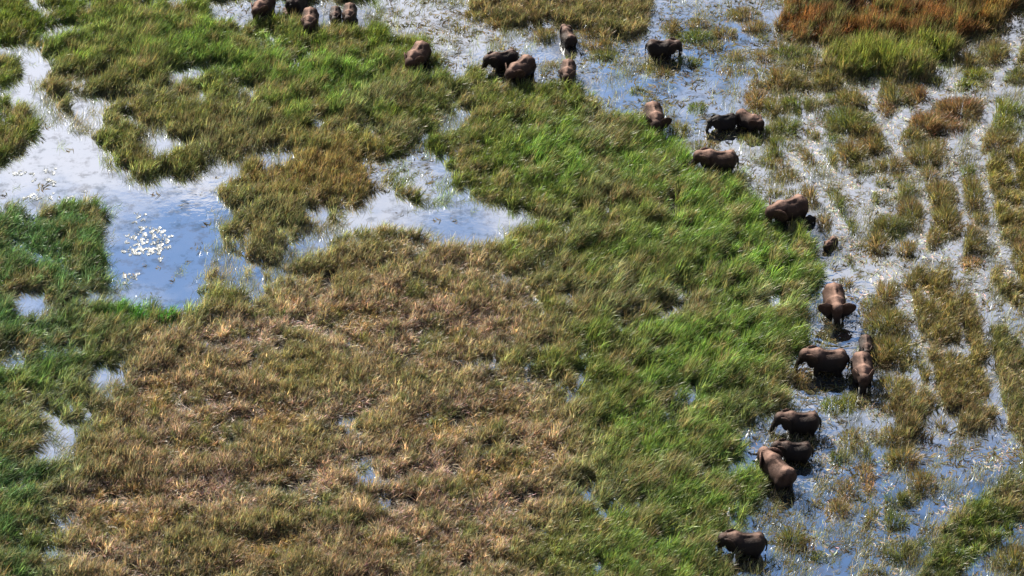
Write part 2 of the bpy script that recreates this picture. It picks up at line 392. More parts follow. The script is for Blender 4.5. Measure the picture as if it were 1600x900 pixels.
def blades(bx, by, bz, hgt, wid, az, lean, curl, face, seg=3):
    """tapering curved blades, one row of verts pair per level; returns V, F, level count per blade"""
    n = len(bx)
    V = np.zeros((n, 2 * seg + 1, 3))
    px, py, pz = bx.copy(), by.copy(), bz.copy()
    ang = lean.copy()
    wx, wy = -np.sin(face), np.cos(face)
    for s in range(seg):
        ww = wid * (1.0 - 0.25 * s / seg) * 0.5 * (0.75 if s == 0 else 1.0)
        V[:, 2 * s, 0], V[:, 2 * s, 1], V[:, 2 * s, 2] = px - wx * ww, py - wy * ww, pz
        V[:, 2 * s + 1, 0], V[:, 2 * s + 1, 1], V[:, 2 * s + 1, 2] = px + wx * ww, py + wy * ww, pz
        step = hgt / seg
        px = px + np.sin(ang) * np.cos(az) * step
        py = py + np.sin(ang) * np.sin(az) * step
        pz = pz + np.cos(ang) * step
        ang = ang + curl / seg
    V[:, 2 * seg, 0], V[:, 2 * seg, 1], V[:, 2 * seg, 2] = px, py, pz
    base = (np.arange(n) * (2 * seg + 1))[:, None]
    fs = []
    for s in range(seg - 1):
        fs += (base + np.array([[2 * s, 2 * s + 1, 2 * s + 3, 2 * s + 2]])).tolist()
    fs += (base + np.array([[2 * seg - 2, 2 * seg - 1, 2 * seg]])).tolist()
    return V.reshape(-1, 3), fs, 2 * seg + 1


def blade_tints(n, g, dead=0.15):
    v = np.clip(g.lognormal(-0.05, 0.42, n), 0.35, 2.2)
    c = np.stack([v * g.uniform(0.85, 1.2, n), v, v * g.uniform(0.7, 1.2, n), np.ones(n)], 1)
    k = g.random(n) < dead
    c[k] *= np.array([1.7, 1.4, 1.5, 1.0])
    return c


# ------------------------------------------------------------------ water and bed
def coords(lo, hi, step):
    far = np.array([60, 200, 700, 2500, 6000.0])
    return np.concatenate([lo - far[::-1], np.arange(lo, hi + 1e-6, step), hi + far])


bx_, by_ = coords(X0, X1, 0.8), coords(Y0, Y1, 0.8)
BX, BY = np.meshgrid(bx_, by_)
Dm = sample(F['D'], BX, BY)
bed_z = -0.62 + 0.60 * sstep((Dm - 0.78) / 0.14) + 0.05 * fbm(BX, BY, 2.5, 88) + 0.03
nx_, ny_ = len(bx_), len(by_)
ii = (np.arange(ny_ - 1)[:, None] * nx_ + np.arange(nx_ - 1)[None, :]).ravel()
quads = np.stack([ii, ii + 1, ii + nx_ + 1, ii + nx_], 1)
m_bed, t = material('swamp_mud')
pos = t.n('ShaderNodeNewGeometry').outputs['Position']
c = t.mix(t.ramp(t.noise(pos, 1.6, 5.0), 0.35, 0.65), rgb(0.014, 0.012, 0.008), rgb(0.050, 0.036, 0.022))
bp = t.n('ShaderNodeBump', None, Strength=0.8, Distance=0.15, Height=t.noise(pos, 5.0, 4.0))
p = t.n('ShaderNodeBsdfPrincipled', None, Base_Color=c, Roughness=0.8, Normal=bp.outputs[0])
t.n('ShaderNodeOutputMaterial', None, Surface=p.outputs[0])
o = mesh_obj('swamp_bed', np.stack([BX.ravel(), BY.ravel(), bed_z.ravel()], 1), quads, m_bed, smooth=True)
tag(o, 'dark muddy bed of the swamp under grass and shallow water', kind='structure')

# ------------------------------------------------------------------ the elephants: where and how they stand
# px, py of the trunk of the body, heading (0 = to the right, 90 = away, -90 = to the camera), size, pose
def E(px, py, yaw, size, label, **pose):
    return dict(px=px, py=py, yaw=yaw, size=size, label=label, pose=pose)


HERD = [
    E(412, 10, -112, 1.0, 'elephant with a hanging trunk facing the grass, leftmost of the herd at the top edge', nod=25, tusk=0.5, ear=0.35),
    E(464, 4, 70, 1.0, 'dark elephant seen from behind, cut by the top edge beside a small calf', nod=10, tusk=0, ear=0.2),
    E(447, 20, -80, 0.42, 'tiny brown elephant calf standing under the dark elephant at the top edge', nod=10, tusk=0, ear=0.3),
    E(484, 32, -92, 0.98, 'elephant facing the camera with two white tusks in the top grass', nod=32, tusk=0.9, ear=0.25, lower=1),
    E(524, 24, -90, 0.70, 'young elephant facing the camera, smaller of the pair standing side by side', nod=35, tusk=0, ear=0.15),
    E(546, 22, -92, 0.84, 'elephant facing the camera, taller of the pair standing side by side', nod=35, tusk=0, ear=0.2),
    E(653, 88, -112, 1.12, 'big elephant with head down in the grass beside the white upper water', nod=38, tusk=0.7, ear=0.35),
    E(787, 94, -158, 0.98, 'dark elephant reaching left with its trunk behind another elephant', nod=15, tusk=0, ear=0.3, ear2=0.02, reach=1),
    E(815, 108, -128, 1.08, 'big elephant with open ear and tusks feeding in front of a dark one', nod=32, tusk=0.8, ear=0.55),
    E(888, 60, 108, 0.80, 'elephant walking away past the brown grass island at the top', nod=15, tusk=0, ear=0.2),
    E(887, 112, -96, 0.90, 'elephant facing the camera at the grass edge below one walking away', nod=35, tusk=0, ear=0.35),
    E(1032, 76, -4, 0.95, 'dark elephant striding right through blue water with its trunk hanging', nod=8, tusk=0.4, ear=0.02, ear2=0.3, walk=1),
    E(1022, 183, -84, 1.08, 'pinkish elephant facing the camera with tusks down and one ear held out', nod=38, tusk=1.0, ear=0.9, ear2=0.3, yawh=-6, lower=1),
    E(1132, 191, -164, 0.82, 'dark young elephant feeding leftwards with its back against another', nod=28, tusk=0, ear=0.15, ear2=0.02, reach=1),
    E(1168, 188, -42, 0.88, 'brown elephant turned right and feeding, back to a dark young one', nod=30, tusk=0.4, ear=0.3),
    E(1124, 252, 177, 1.12, 'large brown elephant in profile facing left in front of a pale pool', nod=18, tusk=0, ear=0.35, ear2=0.02, reach=1),
    E(1234, 328, -152, 1.18, 'big elephant with round open ear grazing left and a dark calf behind', nod=25, tusk=0.3, ear=0.7),
    E(1256, 347, 10, 0.50, 'dark wet elephant calf close behind the big open eared elephant', nod=15, tusk=0, ear=0.2),
    E(1298, 381, -128, 0.52, 'lone brown elephant calf wading below the big open eared elephant', nod=30, tusk=0, ear=0.2),
    E(1304, 470, -90, 1.10, 'elephant facing the camera with both ears spread wide in rippled water', nod=12, tusk=0.4, ear=1.3, ear2=1.3),
    E(1294, 564, 176, 1.12, 'dark elephant in profile facing left beside the one with long tusks', nod=14, tusk=0.3, ear=0.25, ear2=0.02, reach=1),
    E(1353, 541, -94, 0.70, 'young reddish elephant following close behind the one with long tusks', nod=30, tusk=0, ear=0.1),
    E(1347, 577, -92, 1.05, 'tan elephant facing the camera with long white tusks held low', nod=30, tusk=1.1, ear=0.25, lower=1),
    E(1252, 661, 178, 1.02, 'dark elephant in profile facing left with a white tusk near its trunk tip', nod=16, tusk=0.8, ear=0.3, ear2=0.02, reach=1),
    E(1243, 706, 177, 0.90, 'dark young elephant in profile with its head behind a tan elephant', nod=4, tusk=0, ear=0.2, ear2=0.02, reach=2),
    E(1216, 738, 122, 1.12, 'tan elephant seen from behind turning left, lit along its back', nod=12, tusk=0.4, ear=0.35, reach=1),
    E(1166, 850, 176, 1.02, 'dark brown elephant in profile facing left, lowest of the herd', nod=22, tusk=0.4, ear=0.3, ear2=0.02),
]
BED = -0.60
for e in HERD:
    e['xy'] = G(e['px'], e['py'], 1.55 * e['size'] + BED)

# ------------------------------------------------------------------ water surface
m_wat, t = material('swamp_water')
pos = t.n('ShaderNodeNewGeometry').outputs['Position']
pxy = t.v('MULTIPLY', pos, (1, 1, 0))
h = t.m('MULTIPLY', t.noise(t.v('MULTIPLY', pos, (0.8, 1.2, 0)), 1.1, 3.0, 0.55), t.ramp(t.noise(pos, 0.06, 2.0), 0.35, 0.65, 0.012, 0.10))
rip = near = None
wob = t.m('MULTIPLY', t.m('SUBTRACT', t.noise(pos, 0.55, 3.0), 0.5), 3.4)
for e in HERD:
    if e['px'] < 1180 and e['py'] > 150:
        continue
    dd = t.v('DISTANCE', pxy, (e['xy'][0], e['xy'][1] - 0.6, 0.0))
    amp = 1.0 if e['label'].endswith('rippled water') else 0.35
    dd = t.m('ADD', dd, wob)
    near = dd if near is None else t.m('MINIMUM', near, dd)
    k = t.m('MULTIPLY', t.m('SINE', t.m('MULTIPLY', dd, 5.5)), t.m('MULTIPLY', amp, t.ramp(dd, 1.2, 8.0 * (0.5 + 0.5 * amp), 0.16, 0.0)))
    rip = k if rip is None else t.m('ADD', rip, k)
h = t.m('ADD', h, t.m('MULTIPLY', rip, 2.2))
bp = t.n('ShaderNodeBump', None, Strength=0.16, Distance=0.3, Height=h)
silt = t.ramp(t.noise(t.v('ADD', pos, (40, 7, 0)), 0.5, 7.0, 0.68), 0.48, 0.64, 1.0, 0.56)
silt = t.m('MULTIPLY', silt, t.ramp(t.m('ADD', near, t.m('MULTIPLY', t.noise(pos, 1.2, 4.0), 2.0)), 1.6, 4.6, 0.5, 1.0))   # mud stirred up round the legs
mud = t.mix(t.ramp(t.noise(pos, 0.35, 4.0), 0.4, 0.65), rgb(0.016, 0.026, 0.028), rgb(0.064, 0.060, 0.056))
dif = t.n('ShaderNodeBsdfDiffuse', None, Color=mud)
gls = t.n('ShaderNodeBsdfGlossy', None, Color=rgb(0.87, 0.92, 0.97), Roughness=t.ramp(t.noise(pos, 0.12, 4.0), 0.45, 0.7, 0.02, 0.13), Normal=bp.outputs[0])
fr = t.n('ShaderNodeFresnel', None, IOR=2.6, Normal=bp.outputs[0])
mx = t.n('ShaderNodeMixShader', None, i0=t.m('MULTIPLY', t.m('ADD', t.m('MULTIPLY', fr, 0.7), 0.70, clamp=True), silt), i1=dif.outputs[0], i2=gls.outputs[0])
t.n('ShaderNodeOutputMaterial', None, Surface=mx.outputs[0])
wv = [(-6000, -5800, 0), (6000, -5800, 0), (6000, 6200, 0), (-6000, 6200, 0)]
o = mesh_obj('water', wv, [(0, 1, 2, 3)], m_wat)
tag(o, 'shallow swamp water mirroring blue sky and white clouds', kind='structure')

# ------------------------------------------------------------------ grass: tuft shapes and where they grow
g_ = np.random.default_rng(3)


def tuft(n, rad, hmin, hmax, wid, lean, curl, flat=0.0):
    a, r = g_.uniform(0, 6.283, n), rad * np.sqrt(g_.random(n))
    bx, by = r * np.cos(a), r * np.sin(a)
    az = np.where(g_.random(n) < 0.6, g_.normal(0, 0.7, n), a + g_.normal(0, 0.6, n))
    ln = np.abs(g_.normal(lean, 0.22, n)) + flat * g_.uniform(0.2, 1.1, n)
    hh = g_.uniform(hmin, hmax, n)
    V, fs, k = blades(bx, by, np.full(n, -0.06) + flat * g_.uniform(0, 0.35, n), hh, wid * g_.uniform(0.6, 1.3, n), az, ln,
                      np.abs(g_.normal(curl, 0.35, n)), g_.uniform(0, 3.14, n))
    return V, fs, np.repeat(blade_tints(n, g_), k, 0)


PROTO = [tuft(34, 0.27, 0.6, 1.65, 0.050, 0.16, 0.6) for _ in range(5)] + \
        [tuft(34, 0.33, 0.5, 1.25, 0.050, 0.30, 0.7, 0.6) for _ in range(4)] + \
        [tuft(13, 0.36, 0.5, 1.35, 0.036, 0.30, 0.6) for _ in range(3)]
N_UP, N_FLAT, N_THIN = 5, 4, 3


def scatter(name, label, sel_pts, protos, mat=M_INST):
    """one object: points of this mesh carry tufts, the tuft shapes sit in the same mesh"""
    P, col, rot, scl, var = sel_pts
    V, fs = [P], []
    pid = [np.zeros(len(P), int)]
    C = [col]
    BLd = [np.ones((len(P), 4))]
    off = len(P)
    for k, (pv, pf, pt) in enumerate(protos):
        V.append(pv); fs += [[i + off for i in f] for f in pf]
        pid.append(np.full(len(pv), k + 1)); C.append(np.ones((len(pv), 4))); BLd.append(pt)
        off += len(pv)
    m = off - len(P)
    o = mesh_obj(name, np.concatenate(V), fs, mat, attrs={
        'pid': ('INT', np.concatenate(pid)), 'col': ('FLOAT_COLOR', np.concatenate(C)), 'blade': ('FLOAT_COLOR', np.concatenate(BLd)),
        'rot': ('FLOAT_VECTOR', np.concatenate([rot, np.zeros((m, 3))])), 'scl': ('FLOAT_VECTOR', np.concatenate([scl, np.ones((m, 3))])),
        'var': ('INT', np.concatenate([var, np.zeros(m, int)]))})
    tree = bpy.data.node_groups.new(name, 'GeometryNodeTree')
    tree.interface.new_socket('Geometry', in_out='INPUT', socket_type='NodeSocketGeometry')
    tree.interface.new_socket('Geometry', in_out='OUTPUT', socket_type='NodeSocketGeometry')
    N, Lk = tree.nodes, tree.links
    gi, go = N.new('NodeGroupInput'), N.new('NodeGroupOutput')

    def attr(nm, ty):
        nd = N.new('GeometryNodeInputNamedAttribute')
        nd.data_type = ty
        nd.inputs[0].default_value = nm
        return nd.outputs[0]

    pida = attr('pid', 'INT')

    def separate(k):
        cmp_ = N.new('FunctionNodeCompare')
        cmp_.data_type, cmp_.operation = 'INT', 'EQUAL'
        Lk.new(pida, cmp_.inputs[2])
        cmp_.inputs[3].default_value = k
        sp = N.new('GeometryNodeSeparateGeometry')
        Lk.new(gi.outputs[0], sp.inputs[0]); Lk.new(cmp_.outputs[0], sp.inputs[1])
        return sp.outputs[0]

    inst = N.new('GeometryNodeGeometryToInstance')
    for k in reversed(range(len(protos))):
        Lk.new(separate(k + 1), inst.inputs[0])
    iop = N.new('GeometryNodeInstanceOnPoints')
    Lk.new(separate(0), iop.inputs['Points']); Lk.new(inst.outputs[0], iop.inputs['Instance'])
    iop.inputs['Pick Instance'].default_value = True
    Lk.new(attr('var', 'INT'), iop.inputs['Instance Index'])
    e2r = N.new('FunctionNodeEulerToRotation')
    Lk.new(attr('rot', 'FLOAT_VECTOR'), e2r.inputs[0]); Lk.new(e2r.outputs[0], iop.inputs['Rotation'])
    Lk.new(attr('scl', 'FLOAT_VECTOR'), iop.inputs['Scale'])
    Lk.new(iop.outputs[0], go.inputs[0])
    md = o.modifiers.new('tufts', 'NODES')
    md.node_group = tree
    tag(o, label, kind='stuff')
    return o


def in_view(x, y, mar):
    """ground that the photograph, or a step aside from it, can see"""
    dep = y * CP + CAM_H * SP
    ny = (y * SP - CAM_H * CP) / dep
    hx = dep * math.tan(HFOV / 2) + mar
    return (np.abs(x) < hx) & (y > G(800, 900)[1] - mar * 0.7) & (y < G(800, 0)[1] + mar)


def candidates(step, seed, mar=6.0):
    g = np.random.default_rng(seed)
    x, y = np.meshgrid(np.arange(X0 + 1, X1 - 1, step), np.arange(Y0 + 1, Y1 - 1, step))
    x = (x + g.uniform(-0.5, 0.5, x.shape) * step).ravel()
    y = (y + g.uniform(-0.5, 0.5, y.shape) * step).ravel()
    k = in_view(x, y, mar)
    return x[k], y[k], g


def tilt_euler(t, p):
    st, ct, sp, cp_ = np.sin(t), np.cos(t), np.sin(p), np.cos(p)
    return np.stack([np.arctan2(st * sp, ct), np.arcsin(np.clip(st * cp_, -1, 1)), np.arctan2(sp, ct * cp_)], 1)


x, y, g = candidates(0.40, 41)
f = {k: sample(v, x, y) for k, v in F.items()}
clump = fbm(x, y, 1.5, 101, 3) * 2
big = fbm(x * 0.6, y, 3.4, 111, 3) * 2
# keep the animals' bodies free of stems
free = np.ones(len(x), bool)
for e in HERD:
    dx, dy = x - e['xy'][0], y - e['xy'][1]
    ca, sa = math.cos(R(e['yaw'])), math.sin(R(e['yaw']))
    q = ((dx * ca + dy * sa - 0.3 * e['size']) / (2.0 * e['size'])) ** 2 + ((-dx * sa + dy * ca) / (0.85 * e['size'])) ** 2
    free &= q > 1
row = fbm(x * 0.5, y, 1.7, 171, 3) * 2                      # clumps stand in short wind rows with dark gaps between
isd = sstep(f['L'] / 0.25)                                   # the dry meadow is a more even mat
fine = fbm(x * 0.7, y, 0.85, 191, 3) * 2
mound = isd * (0.5 * row + 0.7 * fine) + (1 - isd) * (0.55 * clump + 0.25 * row + 0.3 * fine)
want = f['D'] * 1.05 + np.where(f['D'] > 0.1, np.clip(mound * 2.5, -0.9, 0.25), 0.0)
for ex_, ey_ in ((1138, 803), (1147, 876), (1168, 680)):          # the egrets stand in small openings
    qx, qy = G(ex_, ey_, 0.5)
    free &= ((x - qx) / 0.6) ** 2 + ((y - qy + 0.7) / 1.2) ** 2 > 1
keep = free & (g.random(len(x)) < np.clip(want, 0, 1))
mound = np.where(f['H'] > 1.25 + 0.3 * (f['r'] < f['g']), mound + 0.35 * row + 0.35 * fine, mound)
clump = mound
x, y, clump, big = x[keep], y[keep], clump[keep], big[keep]
f = {k: v[keep] for k, v in f.items()}
n = len(x)
hs = f['H'] * (1.0 + 0.25 * big + 0.85 * clump) * g.uniform(0.7, 1.25, n)
hs = np.clip(hs, 0.28, 2.3)
col = np.stack([f['r'], f['g'], f['b'], np.ones(n)], 1)
mixn = fbm(x, y, 1.3, 121, 3) * 2
col[:, :3] *= (1 + 0.3 * mixn[:, None]) * np.clip(g.lognormal(-0.02, 0.38, (n, 1)), 0.4, 2.1)
swap = sstep(fbm(x, y, 1.2, 181, 3) * 7 - 0.3)[:, None] * 0.8          # green tufts in the dry meadow, dry tufts in the green
other = np.where((f['r'] > 1.18 * f['g'])[:, None], np.array([0.135, 0.150, 0.066]), np.array([0.21, 0.18, 0.105]))
col[:, :3] += swap * (other * g.uniform(0.8, 1.25, (n, 1)) - col[:, :3])
tan_ = np.clip(g.normal(0.0, 0.16, n) + 0.25 * fbm(x, y, 2.0, 131, 2), 0, 0.6)
col[:, :3] += tan_[:, None] * (np.array([0.27, 0.21, 0.14]) - col[:, :3])
tilt = f['W'] * (0.62 + 0.35 * big) + g.normal(0, 0.10, n)
phi = g.normal(0.15, 0.6, n)
rot = tilt_euler(tilt, phi)
flat = g.random(n) < f['L']
sparse = (f['D'] < 0.5) & ~flat
var = np.where(flat, N_UP + g.integers(0, N_FLAT, n), np.where(sparse, N_UP + N_FLAT + g.integers(0, N_THIN, n), g.integers(0, N_UP, n)))
wide = np.where(sparse, 1.0, 1.05)
scl = np.stack([wide, wide, hs], 1)
z = np.where(f['D'] > 0.55, 0.0, -0.05)
P = np.stack([x, y, z], 1)
isrust = (f['H'] > 1.25) & (f['r'] > f['g'])
isdry = (f['r'] > 1.18 * f['g']) & ~isrust
kinds = [('rust_sedge', 'tall rust brown sedge bed along the top right of the swamp', isrust),
         ('dry_grass', 'dry tan and brown grass of the meadow and the trampled patches', isdry),
         ('sparse_reeds', 'thin reeds and grass stems standing scattered in the open water', sparse & ~isdry & ~isrust),
         ('green_grass', 'lush green swamp grass leaning in the wind beside the herd', ~sparse & ~isdry & ~isrust)]
for nm, lb, k in kinds:
    if k.any():
        scatter(nm, lb, (P[k], col[k], rot[k], scl[k], var[k]), PROTO)
print('tufts', n)

# floating stems and leaves
def floats(nb, spread, lmin, lmax, wid):
    bx, by = g_.normal(0, spread, nb), g_.normal(0, spread * 0.7, nb)
    V, fs, k = blades(bx, by, g_.uniform(0.01, 0.06, nb), g_.uniform(lmin, lmax, nb), wid * g_.uniform(0.6, 1.4, nb), g_.normal(0, 0.5, nb) + np.where(g_.random(nb) < 0.5, 3.14, 0),
                      np.full(nb, 1.5), g_.normal(0.02, 0.06, nb), np.zeros(nb))
    return V, fs, np.repeat(blade_tints(nb, g_), k, 0)


def flat_blades(nb, spread, lmin, lmax, wid):
    V, fs = [], []
    tint = blade_tints(nb, g_)
    for i in range(nb):
        cx, cy, a = g_.normal(0, spread), g_.normal(0, spread * 0.7), g_.normal(0, 0.6)
        L_, w_, z_ = g_.uniform(lmin, lmax), wid * g_.uniform(0.6, 1.4), g_.uniform(0.01, 0.07)
        ca, sa, bend = math.cos(a), math.sin(a), g_.normal(0, 0.15)
        b0 = len(V)
        for s, ww in ((-1, 0.4), (0, 1.0), (1, 0.25)):
            ox, oy = s * L_ / 2, bend * L_ * (1 - s * s)
            for q in (-1, 1):
                V.append((cx + ca * ox - sa * (oy + q * ww * w_ / 2), cy + sa * ox + ca * (oy + q * ww * w_ / 2), z_ + 0.02 * s))
        fs += [[b0, b0 + 2, b0 + 3, b0 + 1], [b0 + 2, b0 + 4, b0 + 5, b0 + 3]]
    return np.array(V), fs, np.repeat(tint, 6, 0)


DEB = [flat_blades(7, 0.35, 0.25, 0.9, 0.07) for _ in range(6)]
x, y, g = candidates(0.55, 51)
pf = sample(F['P'], x, y) * (sample(F['D'], x, y) < 0.5)
pf = pf * np.clip(0.5 + 2.2 * fbm(x, y, 3.0, 141, 3), 0.05, 1.2)
k = g.random(len(x)) < pf
x, y = x[k], y[k]
n = len(x)
c = np.array([[0.075, 0.062, 0.028, 1.0]]) * g.uniform(0.5, 1.7, (n, 1)); c[:, 3] = 1
s_ = g.uniform(0.6, 1.3, n)
scatter('floating_stems', 'dark trampled stems and leaves floating on the upper water', (np.stack([x, y, np.zeros(n)], 1), c, np.stack([0 * x, 0 * x, g.normal(0.1, 0.6, n)], 1), np.stack([s_] * 3, 1), g.integers(0, 6, n)), DEB, M_FLOAT)
x, y, g = candidates(0.5, 52)
pf = sample(F['Q'], x, y)
k = g.random(len(x)) < pf * 0.6
x, y = x[k], y[k]
n = len(x)
c = np.array([[0.36, 0.34, 0.31, 1.0]]) * g.uniform(0.35, 1.2, (n, 1)); c[:, 3] = 1
s_ = g.uniform(0.5, 1.1, n)
scatter('pale_straw', 'pale flattened straw lying along the trodden paths at right', (np.stack([x, y, np.zeros(n)], 1), c, np.stack([0 * x, 0 * x, g.normal(-0.9, 0.5, n)], 1), np.stack([s_] * 3, 1), g.integers(0, 6, n)), DEB, M_FLOAT)

# ------------------------------------------------------------------ tussocks: single clumps standing in the water
# cx, cy, half width, half height in picture terms, colour
K = dict(g=(0.105, 0.138, 0.042), o=(0.145, 0.142, 0.058), b=(0.180, 0.138, 0.075), r=(0.20, 0.120, 0.070), d=(0.07, 0.095, 0.035), t=(0.29, 0.20, 0.115), y=(0.17, 0.185, 0.04))
WORD = dict(g='green', o='olive', b='brown', r='reddish brown', d='dark green', t='tan', y='yellowish green')
TUS = """142 114 11 5 r|1245 80 38 9 g|1257 98 30 11 o|1222 122 28 16 b|1292 122 36 14 b|1338 152 34 15 b|1308 150 16 9 g|1387 130 17 11 o|1398 147 22 15 b|1384 168 11 10 r|1425 140 18 9 b|1441 150 20 13 r
1465 128 14 9 g|1500 128 26 9 y|1527 112 18 10 y|1514 92 18 11 o|1556 80 20 20 o|1592 74 10 18 o|1590 116 20 12 g|1500 168 38 17 r|1450 190 46 17 r|1420 210 22 10 b|1562 176 40 28 y|1330 185 34 20 g|1352 200 26 12 o
1246 160 30 11 g|1262 174 18 9 g|1230 196 22 13 g|1206 165 9 17 b|1183 152 14 17 r|1372 216 24 11 b|1268 240 14 12 o|1298 248 11 18 g|1330 236 24 18 o|1345 262 17 8 g|1365 226 20 12 b|1396 254 20 13 b|1406 274 9 9 o
1445 240 34 14 o|1470 224 30 10 b|1452 268 13 12 o|1416 296 17 11 g|1425 330 17 24 o|1470 300 22 22 b|1478 340 26 26 o|1452 368 22 16 o|1360 300 11 17 g|1307 318 11 25 g|1268 300 9 19 o|1378 282 12 8 o
1390 352 25 18 d|1370 378 15 16 o|1420 386 20 12 b|1334 398 11 14 o|1522 300 18 26 o|1512 266 10 10 g|1555 215 34 16 b|1510 372 26 26 o|1532 340 12 10 o|1518 408 16 10 t|1580 300 10 8 o
1215 228 16 17 g|1230 272 16 10 o|1376 256 12 9 b|1596 395 12 24 b|1384 458 12 20 o|1362 474 12 12 o|1388 500 32 22 b|1394 545 34 26 b|1425 436 18 12 o|1405 448 12 10 o|1370 560 20 14 o|1395 600 26 18 o
1328 688 13 20 b|1308 712 14 10 d|1360 705 13 14 d|1352 738 10 18 t|1395 680 24 16 b|1410 715 26 16 b|1440 752 18 20 b|1420 775 22 12 d|1322 762 10 16 r|1308 792 16 16 t|1362 758 10 12 t|1400 780 24 12 d|1395 810 26 14 d
1236 840 22 16 d|1262 848 10 12 t|1276 866 14 10 d|1408 862 24 18 d|1366 806 14 14 d|1432 850 14 10 d|1548 876 12 12 o|1584 872 26 22 o|1290 690 8 8 b|1245 590 20 12 o|1300 630 18 12 y|1325 625 10 14 y|1395 640 18 14 b
740 20 16 9 o|780 32 20 10 o|850 52 16 10 o|935 68 26 9 o|925 50 22 8 b|945 84 22 9 g|1050 40 10 12 b|1085 55 26 9 y|1090 35 16 8 o|1075 95 20 8 y|1010 106 12 6 o|1035 112 16 7 o|995 140 14 6 g|1150 85 18 8 b|1115 70 14 8 o
1130 50 20 10 b|1180 40 18 9 o|1160 20 24 10 b|1195 85 16 9 o|1145 110 20 6 o|1090 165 14 8 g|1175 175 12 6 g|1060 200 18 10 g|1100 225 22 8 o|1200 205 16 10 g|1208 250 18 10 o|1165 215 14 7 g|1240 300 16 8 o|1210 300 12 6 o
1288 345 10 12 o|1330 350 10 12 g|1270 430 12 12 g|1322 440 9 8 o|1180 130 12 8 o|1215 70 14 8 o|1185 110 16 7 b|860 100 12 5 o|720 45 10 5 o|1250 130 14 9 o|1275 205 16 9 o|1300 215 14 8 g""".replace('\n', '|')


def zone(cx, cy):
    if cx < 400:
        return 'lying in the speckled shallows at upper left'
    if cx < 1000 and cy < 120:
        return 'in white water near the top middle'
    if cx < 1205 and cy < 140:
        return 'in blue water around the striding elephant'
    if cx < 1280 and cy < 280:
        return 'in shallows right of the feeding pair'
    if cy < 205:
        return 'among channels below the rust sedge'
    if cx < 1345 and cy < 420:
        return 'in white water beside the calf'
    if cy < 420:
        return 'between pale paths by the right edge'
    if cy < 650:
        return 'beside rippled water and pale path'
    if cx < 1345:
        return 'in dim water below the herd'
    return 'in dim water at lower right'


tl = [(float(a), float(b), float(c_), float(d_), k_) for a, b, c_, d_, k_ in (s.split() for s in TUS.split('|'))]
gt = np.random.default_rng(77)
clumps = []
for (cx, cy, rx, ry, kk) in tl:
    sx, sy = scale_at(cy)
    x0, y0 = G(cx, cy + min(ry * 0.45, 6))
    rx, ry = rx * 1.12, ry * 1.12
    hgt = np.clip(ry / (sx * CP) * 1.0, 0.6, 1.3)
    ax_ = rx / sx
    ay_ = max(ry / sy - 0.35 * hgt, ry / sy * 0.55)
    nb = int(np.clip(ax_ * ay_ * 3.14 * 125, 90, 2000))
    a, r = gt.uniform(0, 6.283, nb), np.sqrt(gt.random(nb))
    wob = 1 + 0.22 * np.sin(a * 2 + gt.uniform(0, 6)) + 0.16 * np.sin(a * 3 + gt.uniform(0, 6)) + 0.1 * np.sin(a * 5 + gt.uniform(0, 6))
    r = r * wob * (1 + np.abs(gt.normal(0, 0.16, nb)))
    bx, by = r * np.cos(a) * ax_, r * np.sin(a) * ay_
    dome = np.clip(1.15 - 0.6 * r ** 2, 0.35, 1.15)
    lump = 1 + 0.5 * fbm(bx + x0, by + y0, 0.9, 151, 2) * 2
    hh = hgt * dome * lump * gt.uniform(0.6, 1.15, nb)
    az = a + gt.normal(0, 0.7, nb)
    on = sample(F['Q'], bx + x0, by + y0) < 0.75            # nothing stands on the trodden paths
    bx, by, hh, az, r, a = (v_[on] for v_ in (bx, by, hh, az, r, a))
    nb = len(bx)
    if nb < 25:
        continue
    near_ = (bx[:, None] - bx[None, :]) ** 2 + (by[:, None] - by[None, :]) ** 2 < 0.25 ** 2
    grp = np.zeros(nb, bool)                                  # a path may cut a tussock: keep the part that hangs together
    grp[np.argmax(near_.sum(1))] = True
    while True:
        nxt = near_[grp].any(0)
        if nxt.sum() == grp.sum():
            break
        grp = nxt
    bx, by, hh, az, r, a = (v_[grp] for v_ in (bx, by, hh, az, r, a))
    nb = len(bx)
    if nb < 25:
        continue
    V, fs, k = blades(bx, by, np.full(nb, -0.05), hh, 0.045 * gt.uniform(0.6, 1.3, nb), az, np.abs(gt.normal(0.12, 0.12, nb)) + 0.35 * np.clip(r, 0, 1.2) ** 2, np.abs(gt.normal(0.8, 0.4, nb)), gt.uniform(0, 3.14, nb))
    tint = blade_tints(nb, gt, 0.2)
    base = np.array(K[kk]) * gt.uniform(0.85, 1.15)
    patch = np.clip(0.5 + 2.2 * fbm(bx + x0, by + y0, 1.3, 161, 2), 0, 1)[:, None]
    alt = np.array(K[{'g': 'o', 'o': 'b', 'b': 'o', 'r': 'b', 'd': 'o', 't': 'b', 'y': 'g'}[kk]])
    cc = np.concatenate([(base * patch + alt * (1 - patch)), np.ones((nb, 1))], 1)
    o = mesh_obj('grass_tussock', V, fs, M_BLADE, attrs={'col': ('FLOAT_COLOR', np.repeat(cc, k, 0)), 'blade': ('FLOAT_COLOR', np.repeat(tint, k, 0))})
    o.location = (x0, y0, 0)
    area = rx * ry
    size = 'small' if area < 170 else ('medium' if area < 420 else 'large')
    shape = ' long' if rx > 2.4 * ry else (' upright' if ry > 1.15 * rx else '')
    clumps.append((cx, cy, o, '%s%s %s tussock %s' % (size, shape, WORD[kk], zone(cx, cy))))
same = {}
for cx, cy, o, lb in clumps:
    same.setdefault(lb, []).append((cx, cy, o))
NUM = ['', '', 'two', 'three', 'four', 'five', 'six', 'seven', 'eight', 'nine', 'ten']
ORD = ['', 'second from left', 'third from left', 'fourth from left', 'fifth from left', 'sixth from left', 'seventh from left', 'eighth from left']
